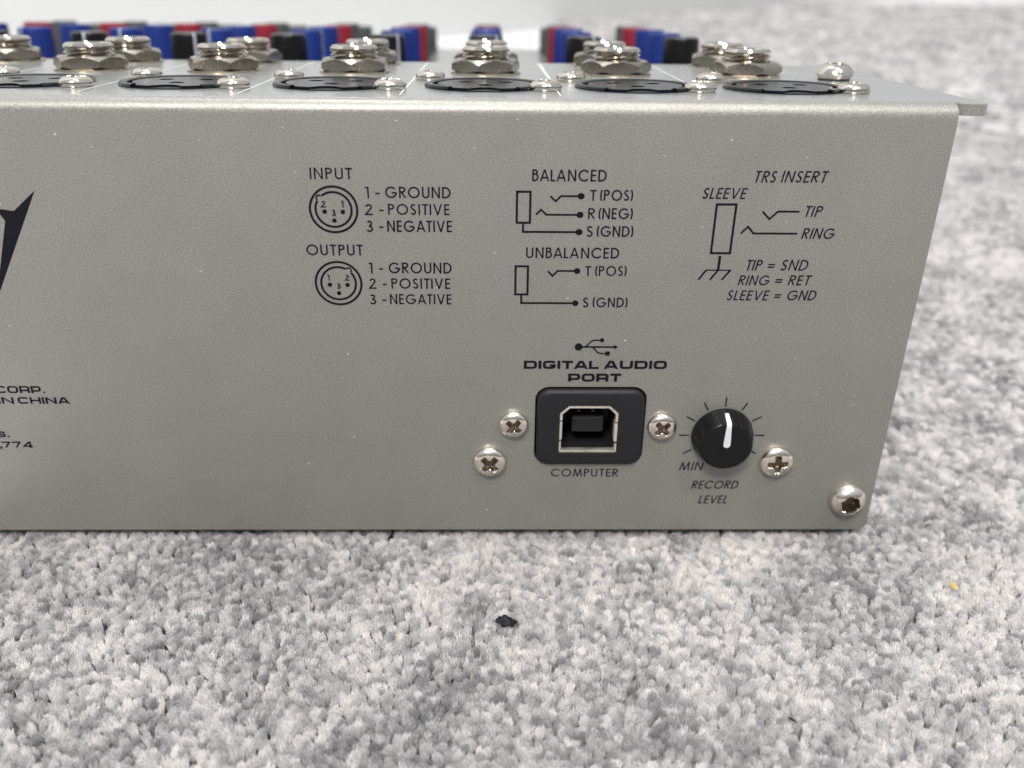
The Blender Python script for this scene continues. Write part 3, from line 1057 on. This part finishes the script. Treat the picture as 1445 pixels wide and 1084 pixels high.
# base flange
make('socket_flange', *lathe([(10.25, 0.01), (10.25, 0.07), (10.1, 0.10), (5.0, 0.10)], 64, cap0=False, cap1=True), M_xlr, xlr0, smooth=True, auto=30)
g0, g1 = math.radians(-126), math.radians(-56)
make('socket_rim', *ring_part(10.2, 8.9, 0.08, 0.66, 80, (g1, g0 + 2 * pi)), M_xlr, xlr0, smooth=True, auto=30)
def face_disc():
    """raised socket face with three pin holes and a scalloped front edge"""
    out_ = []
    n_ = 72
    for i in range(n_):
        a = 2 * pi * i / n_
        r = 8.0
        d = abs(((math.degrees(a) - 270 + 180) % 360) - 180)
        if d < 46:
            r = 8.0 + 1.6 * min(1, (46 - d) / 12)
        if d < 14:
            r = 9.6 - 2.4 * (1 - (d / 14) ** 2) ** 0.5
        out_.append((r * cos(a), r * sin(a)))
    holes = []
    for ax, ay in ((-3.4, 2.2), (3.4, 2.2), (0, -3.4)):
        holes.append([(ax + 1.25 * cos(2 * pi * i / 16), ay + 1.25 * sin(2 * pi * i / 16)) for i in range(16)])
    V, F = plate_with_holes(out_, holes, 0.11, 0.50)
    return [(x, z, y) for x, y, z in V], F
o = make('socket_face', *face_disc(), M_xlr, xlr0)
o.modifiers.new('edge', 'BEVEL').width = 0.0002
make('release_tab', *rbox(6.0, 8.2, -7.0, -5.4, 0.1, 0.6, 0.15), M_xlr, xlr0)
make('socket_slot', *box(-2.6, 2.6, -10.1, -7.0, 0.11, 0.16), M_cav, xlr0)
for k in range(-4, 3):
    x = xlr0 if k == -4 else copy_tree(xlr0, mixer)
    at_deck(x, -1.03 + k * PITCH, 21.5)
scf = screw('deck_screw', 2.68, 1.62, 'cross', 0.4, (0, 0, 0), False, mixer, mt=M_dscrew)
first = True
for k in range(-4, 3):
    for sx, (xx, yy, rr_) in enumerate(((8.93, 15.65, 0.3), (-11.0, 33.65, 0.9))):
        if k == -4 and sx == 1:
            continue
        s = scf if first else scf.copy()
        if not first:
            col.objects.link(s)
        first = False
        at_deck(s, xx + k * PITCH, yy, 0.05, rr_ + 0.7 * k)
h = screw('hex_screw', 3.5, 2.9, 'hex', 0.3, (0, 0, 0), False, mixer, mt=M_dscrew)
at_deck(h, 64.65, 40.4, 0.35)
at_deck(make('screw_shade_disc', *lathe([(2.9, 0.02), (2.9, 0.34)], 32), M_blackd, mixer), 64.65, 40.4)  # black disc added as the dark shade under the hex screw

# white channel lines printed on the deck
V, F = [], []
def dline(x0, y0, x1, y1, wd):
    k = len(V)
    d = Vector((x1 - x0, y1 - y0)).normalized()
    px, py = -d.y * wd / 2, d.x * wd / 2
    V.extend([(x0 + px, y0 + py, 0.02), (x0 - px, y0 - py, 0.02), (x1 - px, y1 - py, 0.02), (x1 + px, y1 + py, 0.02)])
    F.append((k, k + 1, k + 2, k + 3))
for i in range(-4, 2):
    dline(-14.1 + 24.9 * i, 6.5, -14.2 + 24.9 * i, 76.5, 0.2)
dline(10.75, 22, 10.3, 76.5, 0.2)
dline(34.9, 22, 35.0, 76.5, 0.2)
for k in range(-4, 3):
    cx = -1.1 + k * PITCH
    dline(cx - 5.5, 38.6, cx + 5.5, 38.6, 0.25)
    dline(cx - 4.5, 60.0, cx + 4.5, 60.0, 0.25)
dline(57, 57.5, 62.0, 54.5, 0.4)
make('channel_line', *deckify((V, F)), M_white, mixer)

# ------------------------------------------------------------------ control knobs on the lower surface
def ctrl_knob(R=4.75, h=13.6, ribs=18):
    V, F = [], []
    n_ = ribs * 6
    prof = [(1.0, 0.3), (1.0, 1.5), (0.985, h * 0.5), (0.95, h - 0.7), (0.92, h - 0.25), (0.86, h)]
    for j, (q, z) in enumerate(prof):
        for i in range(n_):
            a = 2 * pi * i / n_
            r = R * q * (1 - (0.035 if (i % 6) in (2, 3) and j < 4 else 0))
            V.append((r * cos(a), r * sin(a), z))
    for j in range(len(prof) - 1):
        for i in range(n_):
            k = (i + 1) % n_
            F.append((j * n_ + i, j * n_ + k, (j + 1) * n_ + k, (j + 1) * n_ + i))
    F.append(tuple((len(prof) - 1) * n_ + i for i in range(n_)))
    F.append(tuple(range(n_))[::-1])
    return V, F
def ctrl_pointer(R=4.75, h=13.6):
    w_ = 0.34
    pr = [(0.5, h + 0.03), (R * 0.86, h + 0.03), (R * 0.935, h - 0.25), (R * 0.965, h - 0.7), (R * 1.0, h * 0.5), (R * 1.012, 1.5)]
    V, F = [], []
    for r, z in pr:
        V += [(r, -w_, z), (r, w_, z)]
    for i in range(len(pr) - 1):
        F.append((2 * i, 2 * i + 1, 2 * i + 3, 2 * i + 2))
    return V, F
def knob_kind(mat, label, R=4.75, h=13.6):
    e = empty('control_knob', mixer)
    e['label'] = label
    make('knob_body', *ctrl_knob(R, h), mat, e, smooth=True, auto=35)
    make('pointer_line', *ctrl_pointer(R, h), M_line, e)
    return e
rows = [(115.3, M_black, 'black control knob', 4.75, 13.1, 0), (142.0, M_blue, 'blue control knob', 4.75, 13.1, 0), (170.0, M_blue, 'blue control knob', 4.75, 13.0, 0),
        (202.0, M_red, 'red control knob', 4.75, 12.4, 0), (224.0, M_grey, 'dark grey control knob', 4.4, 12.2, 0), (257.0, M_grey, 'short dark grey control knob', 5.2, 10.2, 0)]
ptr = {115.3: [60, -60, -85, -57, 90, -48, -50, -60, 90], 142.0: [-90, -119, -92, -103, -15, 90, 90, 90, 70], 170.0: [100, 80, 120, -150, 60, 90, 90, 90, 110]}
for yy, mat, lab, R_, h_, _ in rows:
    src = knob_kind(mat, lab, R_, h_)
    for n_, k in enumerate(range(-6, 3)):
        if mat is M_grey and h_ < 11 and k > 1:
            continue
        o = src if n_ == 0 else copy_tree(src, mixer)
        a = ptr.get(yy, [random.uniform(40, 140) for _ in range(9)])[n_]
        at_deck(o, -1.6 + k * PITCH, yy, ZC + 0.02, math.radians(a))

# ------------------------------------------------------------------ SETTING: wall and carpet
def wall_seg(p0, p1, h0, h1, th, name, lab=None):
    a, b = Vector(p0), Vector(p1)
    d = (b - a).normalized()
    nrm = Vector((-d.y, d.x)) * th
    V = []
    for z in (h0, h1):
        V += [(a.x, a.y, z), (b.x, b.y, z), (b.x + nrm.x, b.y + nrm.y, z), (a.x + nrm.x, a.y + nrm.y, z)]
    F = [(0, 1, 2, 3), (4, 5, 6, 7), (0, 1, 5, 4), (1, 2, 6, 5), (2, 3, 7, 6), (3, 0, 4, 7)]
    o = make(name, V, F, M_wall)
    o['kind'] = 'structure'
    return o
wd_ = Vector((427, 286)).normalized()
wp = Vector((-52, 655))
pA, pB = wp - wd_ * 900, wp + wd_ * 2400
nrm_ = Vector((-wd_.y, wd_.x))
wall_seg(pA, pB, -6, 95, 14, 'skirting_board')
wall_seg(pA + nrm_ * 14.5, pB + nrm_ * 14.5, -6, 1300, 60, 'wall')

def carpet_color(nt, b, tuft):
    geo = N(nt, 'ShaderNodeNewGeometry')
    n1 = N(nt, 'ShaderNodeTexNoise', Scale=34.0, Detail=3.0, Roughness=0.55)
    n2 = N(nt, 'ShaderNodeTexNoise', Scale=120.0, Detail=3.0, Roughness=0.6)
    for n in (n1, n2):
        nt.links.new(geo.outputs['Position'], n.inputs['Vector'])
    add = N(nt, 'ShaderNodeMath', operation='ADD')
    m1 = N(nt, 'ShaderNodeMath', operation='MULTIPLY'); m1.inputs[1].default_value = 0.80
    m2 = N(nt, 'ShaderNodeMath', operation='MULTIPLY'); m2.inputs[1].default_value = 0.55
    nt.links.new(n1.outputs['Fac'], m1.inputs[0]); nt.links.new(n2.outputs['Fac'], m2.inputs[0])
    nt.links.new(m1.outputs[0], add.inputs[0]); nt.links.new(m2.outputs[0], add.inputs[1])
    last = add.outputs[0]
    if tuft:
        at = N(nt, 'ShaderNodeAttribute', attribute_type='INSTANCER', attribute_name='tone')
        src = at.outputs['Fac']
        k = 0.62
    else:
        v = N(nt, 'ShaderNodeTexVoronoi', Scale=330.0)
        nt.links.new(geo.outputs['Position'], v.inputs['Vector'])
        s = N(nt, 'ShaderNodeSeparateColor'); nt.links.new(v.outputs['Color'], s.inputs[0])
        src = s.outputs[0]
        k = 0.62
    m3 = N(nt, 'ShaderNodeMath', operation='MULTIPLY'); m3.inputs[1].default_value = k
    nt.links.new(src, m3.inputs[0])
    a2 = N(nt, 'ShaderNodeMath', operation='ADD')
    nt.links.new(last, a2.inputs[0]); nt.links.new(m3.outputs[0], a2.inputs[1])
    off = N(nt, 'ShaderNodeMath', operation='SUBTRACT'); off.inputs[1].default_value = 0.46
    nt.links.new(a2.outputs[0], off.inputs[0])
    r = ramp(nt, [(0.08, (0.345, 0.342, 0.357)), (0.29, (0.49, 0.487, 0.505)), (0.48, (0.69, 0.683, 0.692)), (0.72, (0.93, 0.91, 0.90))])
    nt.links.new(off.outputs[0], r.inputs[0])
    nt.links.new(r.outputs[0], b.inputs['Base Color'])
    b.inputs['Roughness'].default_value = 0.75
    b.inputs['Specular IOR Level'].default_value = 0.25
    if tuft:
        tr = N(nt, 'ShaderNodeBsdfTranslucent')
        nt.links.new(r.outputs[0], tr.inputs['Color'])
        ms = N(nt, 'ShaderNodeMixShader')
        ms.inputs[0].default_value = 0.42
        nt.links.new(b.outputs[0], ms.inputs[1])
        nt.links.new(tr.outputs[0], ms.inputs[2])
        nt.links.new(ms.outputs[0], nt.nodes['Material Output'].inputs['Surface'])
    return r

M_tuft, nt, b = new_mat('carpet_fibre')
carpet_color(nt, b, True)
b.inputs['Sheen Weight'].default_value = 0.25
b.inputs['Sheen Roughness'].default_value = 0.5
M_carp, nt, b = new_mat('carpet_ground')
carpet_color(nt, b, False)
nn = N(nt, 'ShaderNodeTexNoise', Scale=420.0, Detail=3.0)
g_ = N(nt, 'ShaderNodeNewGeometry')
nt.links.new(g_.outputs['Position'], nn.inputs['Vector'])
bumped(nt, b, nn.outputs['Fac'], 0.002, 0.9)

PILE = -5.7
o = make('carpet', [(-2600, -1500, PILE), (4000, -1500, PILE), (4000, 4000, PILE), (-2600, 4000, PILE)], [(0, 1, 2, 3)], M_carp)
o['kind'] = 'structure'

# tuft variants: a twist of fine fibres that splays at the tip
tcol = bpy.data.collections.new('tuft_kinds')
def tuft(seed, nf=130):
    rnd = random.Random(seed)
    V, F = [], []
    lean = (rnd.uniform(-0.5, 0.5), rnd.uniform(-0.5, 0.5))
    for i in range(nf):
        a = rnd.uniform(0, 2 * pi)
        r0 = 0.75 * math.sqrt(rnd.random())
        sp = rnd.uniform(0.6, 1.25)
        r1 = r0 * 1.35 + 0.30 * sp
        hh = rnd.uniform(3.9, 4.6) - 0.55 * (r1 / 1.2) ** 2
        ta = a + rnd.uniform(-0.6, 0.6)
        p0 = Vector((r0 * cos(a), r0 * sin(a), 0))
        p1 = Vector((r0 * 1.15 * cos(a), r0 * 1.15 * sin(a), hh * 0.6)) + Vector((lean[0] * 0.4, lean[1] * 0.4, 0))
        p2 = Vector((r1 * cos(ta), r1 * sin(ta), hh)) + Vector((lean[0] + rnd.gauss(0, 0.16), lean[1] + rnd.gauss(0, 0.16), 0))
        wd = rnd.uniform(0.05, 0.10)
        t_ = rnd.uniform(0, pi)
        s = Vector((cos(t_), sin(t_), 0)) * wd
        k = len(V)
        V += [tuple(p0 - s), tuple(p0 + s), tuple(p1 + s), tuple(p1 - s), tuple(p2 + s * 0.75), tuple(p2 - s * 0.75)]
        F += [(k, k + 1, k + 2, k + 3), (k + 3, k + 2, k + 4, k + 5)]
    me = bpy.data.meshes.new('tuft')
    me.from_pydata([(x * MM, y * MM, z * MM) for x, y, z in V], [], F)
    me.materials.append(M_tuft)
    o = bpy.data.objects.new('tuft', me)
    tcol.objects.link(o)
for s_ in range(8):
    tuft(s_)

rnd = random.Random(3)
pts, tone, rot, scl = [], [], [], []
def scatter(x0, x1, y0, y1, sp, keep, sc0=1.0):
    nx, ny = int((x1 - x0) / sp), int((y1 - y0) / sp)
    for i in range(nx):
        for j in range(ny):
            x = x0 + (i + 0.5 * (j % 2) + rnd.uniform(-0.42, 0.42)) * sp
            y = y0 + (j + rnd.uniform(-0.42, 0.42)) * sp
            if not keep(x, y):
                continue
            pts.append((x * MM, y * MM, PILE * MM))
            tone.append(min(max(rnd.gauss(0.53, 0.25), 0), 1))
            # pile leans in slowly changing directions
            lx = noise.noise(Vector((x * 0.02, y * 0.02, 1.7)))
            ly = noise.noise(Vector((x * 0.02, y * 0.02, 9.1)))
            rot.append((0.55 * ly + rnd.gauss(0, 0.12), 0.55 * lx + rnd.gauss(0, 0.12), rnd.uniform(0, 2 * pi)))
            s = sc0 * rnd.uniform(0.82, 1.15)
            lump = 1 + 0.10 * noise.noise(Vector((x * 0.09, y * 0.09, 4.0)))
            scl.append((s, s, min(max(s, 1.0), 1.08) * lump * rnd.uniform(0.94, 1.05)))
under = lambda x, y: (x < XR - 3 and y > 4)
scatter(-98, 102, -72, 12, 0.92, lambda x, y: not under(x, y), 0.56)
scatter(-220, 260, -270, -72, 3.0, lambda x, y: True, 1.6)
scatter(66, 400, 12, 330, 1.3, lambda x, y: x < 70 + (y + 150) * 0.62 and y < 330, 0.78)
scatter(102, 250, -72, 12, 1.4, lambda x, y: x < 70 + (y + 150) * 0.62 + 40, 0.85)
scatter(60, 760, 330, 900, 4.2, lambda x, y: x < 70 + (y + 150) * 0.62 and (Vector((x, y)) - wp).dot(nrm_) < -2, 2.2)
pm = bpy.data.meshes.new('carpet_pile')
pm.from_pydata(pts, [], [])
at = pm.attributes.new('tone', 'FLOAT', 'POINT'); at.data.foreach_set('value', tone)
at = pm.attributes.new('rot', 'FLOAT_VECTOR', 'POINT'); at.data.foreach_set('vector', [c for r in rot for c in r])
at = pm.attributes.new('scl', 'FLOAT_VECTOR', 'POINT'); at.data.foreach_set('vector', [c for r in scl for c in r])
po = bpy.data.objects.new('carpet_pile', pm)
col.objects.link(po)
po['kind'] = 'stuff'
po['label'] = 'short mottled grey carpet pile the mixer stands on'
po['category'] = 'carpet'
ng = bpy.data.node_groups.new('pile', 'GeometryNodeTree')
ng.interface.new_socket('Geometry', in_out='INPUT', socket_type='NodeSocketGeometry')
ng.interface.new_socket('Geometry', in_out='OUTPUT', socket_type='NodeSocketGeometry')
gi = ng.nodes.new('NodeGroupInput'); go = ng.nodes.new('NodeGroupOutput')
iop = ng.nodes.new('GeometryNodeInstanceOnPoints')
ci_ = ng.nodes.new('GeometryNodeCollectionInfo')
ci_.inputs['Collection'].default_value = tcol
ci_.inputs['Separate Children'].default_value = True
ci_.inputs['Reset Children'].default_value = True
def named(nm, ty):
    n_ = ng.nodes.new('GeometryNodeInputNamedAttribute'); n_.data_type = ty; n_.inputs['Name'].default_value = nm
    return n_.outputs['Attribute']
ri_ = ng.nodes.new('FunctionNodeRandomValue'); ri_.data_type = 'INT'
for s_ in ri_.inputs:
    if s_.enabled and s_.name == 'Max': s_.default_value = 7
    if s_.enabled and s_.name == 'Min': s_.default_value = 0
e2r = ng.nodes.new('FunctionNodeEulerToRotation')
L = ng.links.new
L(gi.outputs[0], iop.inputs['Points'])
L(ci_.outputs[0], iop.inputs['Instance'])
iop.inputs['Pick Instance'].default_value = True
L([o_ for o_ in ri_.outputs if o_.enabled][0], iop.inputs['Instance Index'])
L(named('rot', 'FLOAT_VECTOR'), e2r.inputs[0])
L(e2r.outputs[0], iop.inputs['Rotation'])
L(named('scl', 'FLOAT_VECTOR'), iop.inputs['Scale'])
L(iop.outputs[0], go.inputs[0])
md = po.modifiers.new('pile', 'NODES'); md.node_group = ng

# ------------------------------------------------------------------ bits lying on the carpet
def flake(name, loc, size, mat, seed, label, cat, rot=(0.2, 0.1, 0)):
    rn = random.Random(seed)
    bm = bmesh.new()
    bmesh.ops.create_icosphere(bm, subdivisions=3, radius=1.0)
    for v in bm.verts:
        d = 1 + 0.55 * noise.noise(v.co * 1.5 + Vector((seed, 0, 0))) + 0.30 * noise.noise(v.co * 4.5 + Vector((seed, 3, 0)))
        v.co = Vector((v.co.x * size[0] * d, v.co.y * size[1] * d, v.co.z * size[2] * d)) * MM
    me = bpy.data.meshes.new(name); bm.to_mesh(me); bm.free()
    me.materials.append(mat)
    o = bpy.data.objects.new(name, me); col.objects.link(o)
    o.location = tuple(c * MM for c in loc); o.rotation_euler = rot
    o['label'] = label; o['category'] = cat
    return o
flake('black_scrap', (2.6, -24.2, -0.75), (1.45, 1.0, 0.45), M_brown, 4, 'small black rubber scrap lying on the grey carpet in front of the mixer', 'scrap', (0.25, 0.18, -0.15))
flake('yellow_crumb', (80.8, -15.6, -0.6), (0.28, 0.75, 0.25), M_yellow, 9, 'tiny yellow crumb on the carpet right of the mixer', 'crumb', (0.5, 0, 0.5))
flake('dark_thread_bit', (44.3, -45.3, -0.8), (0.6, 0.14, 0.14), M_brown, 2, 'tiny dark thread bit on the carpet near the bottom of the photo', 'thread', (0, 0.2, -0.5))
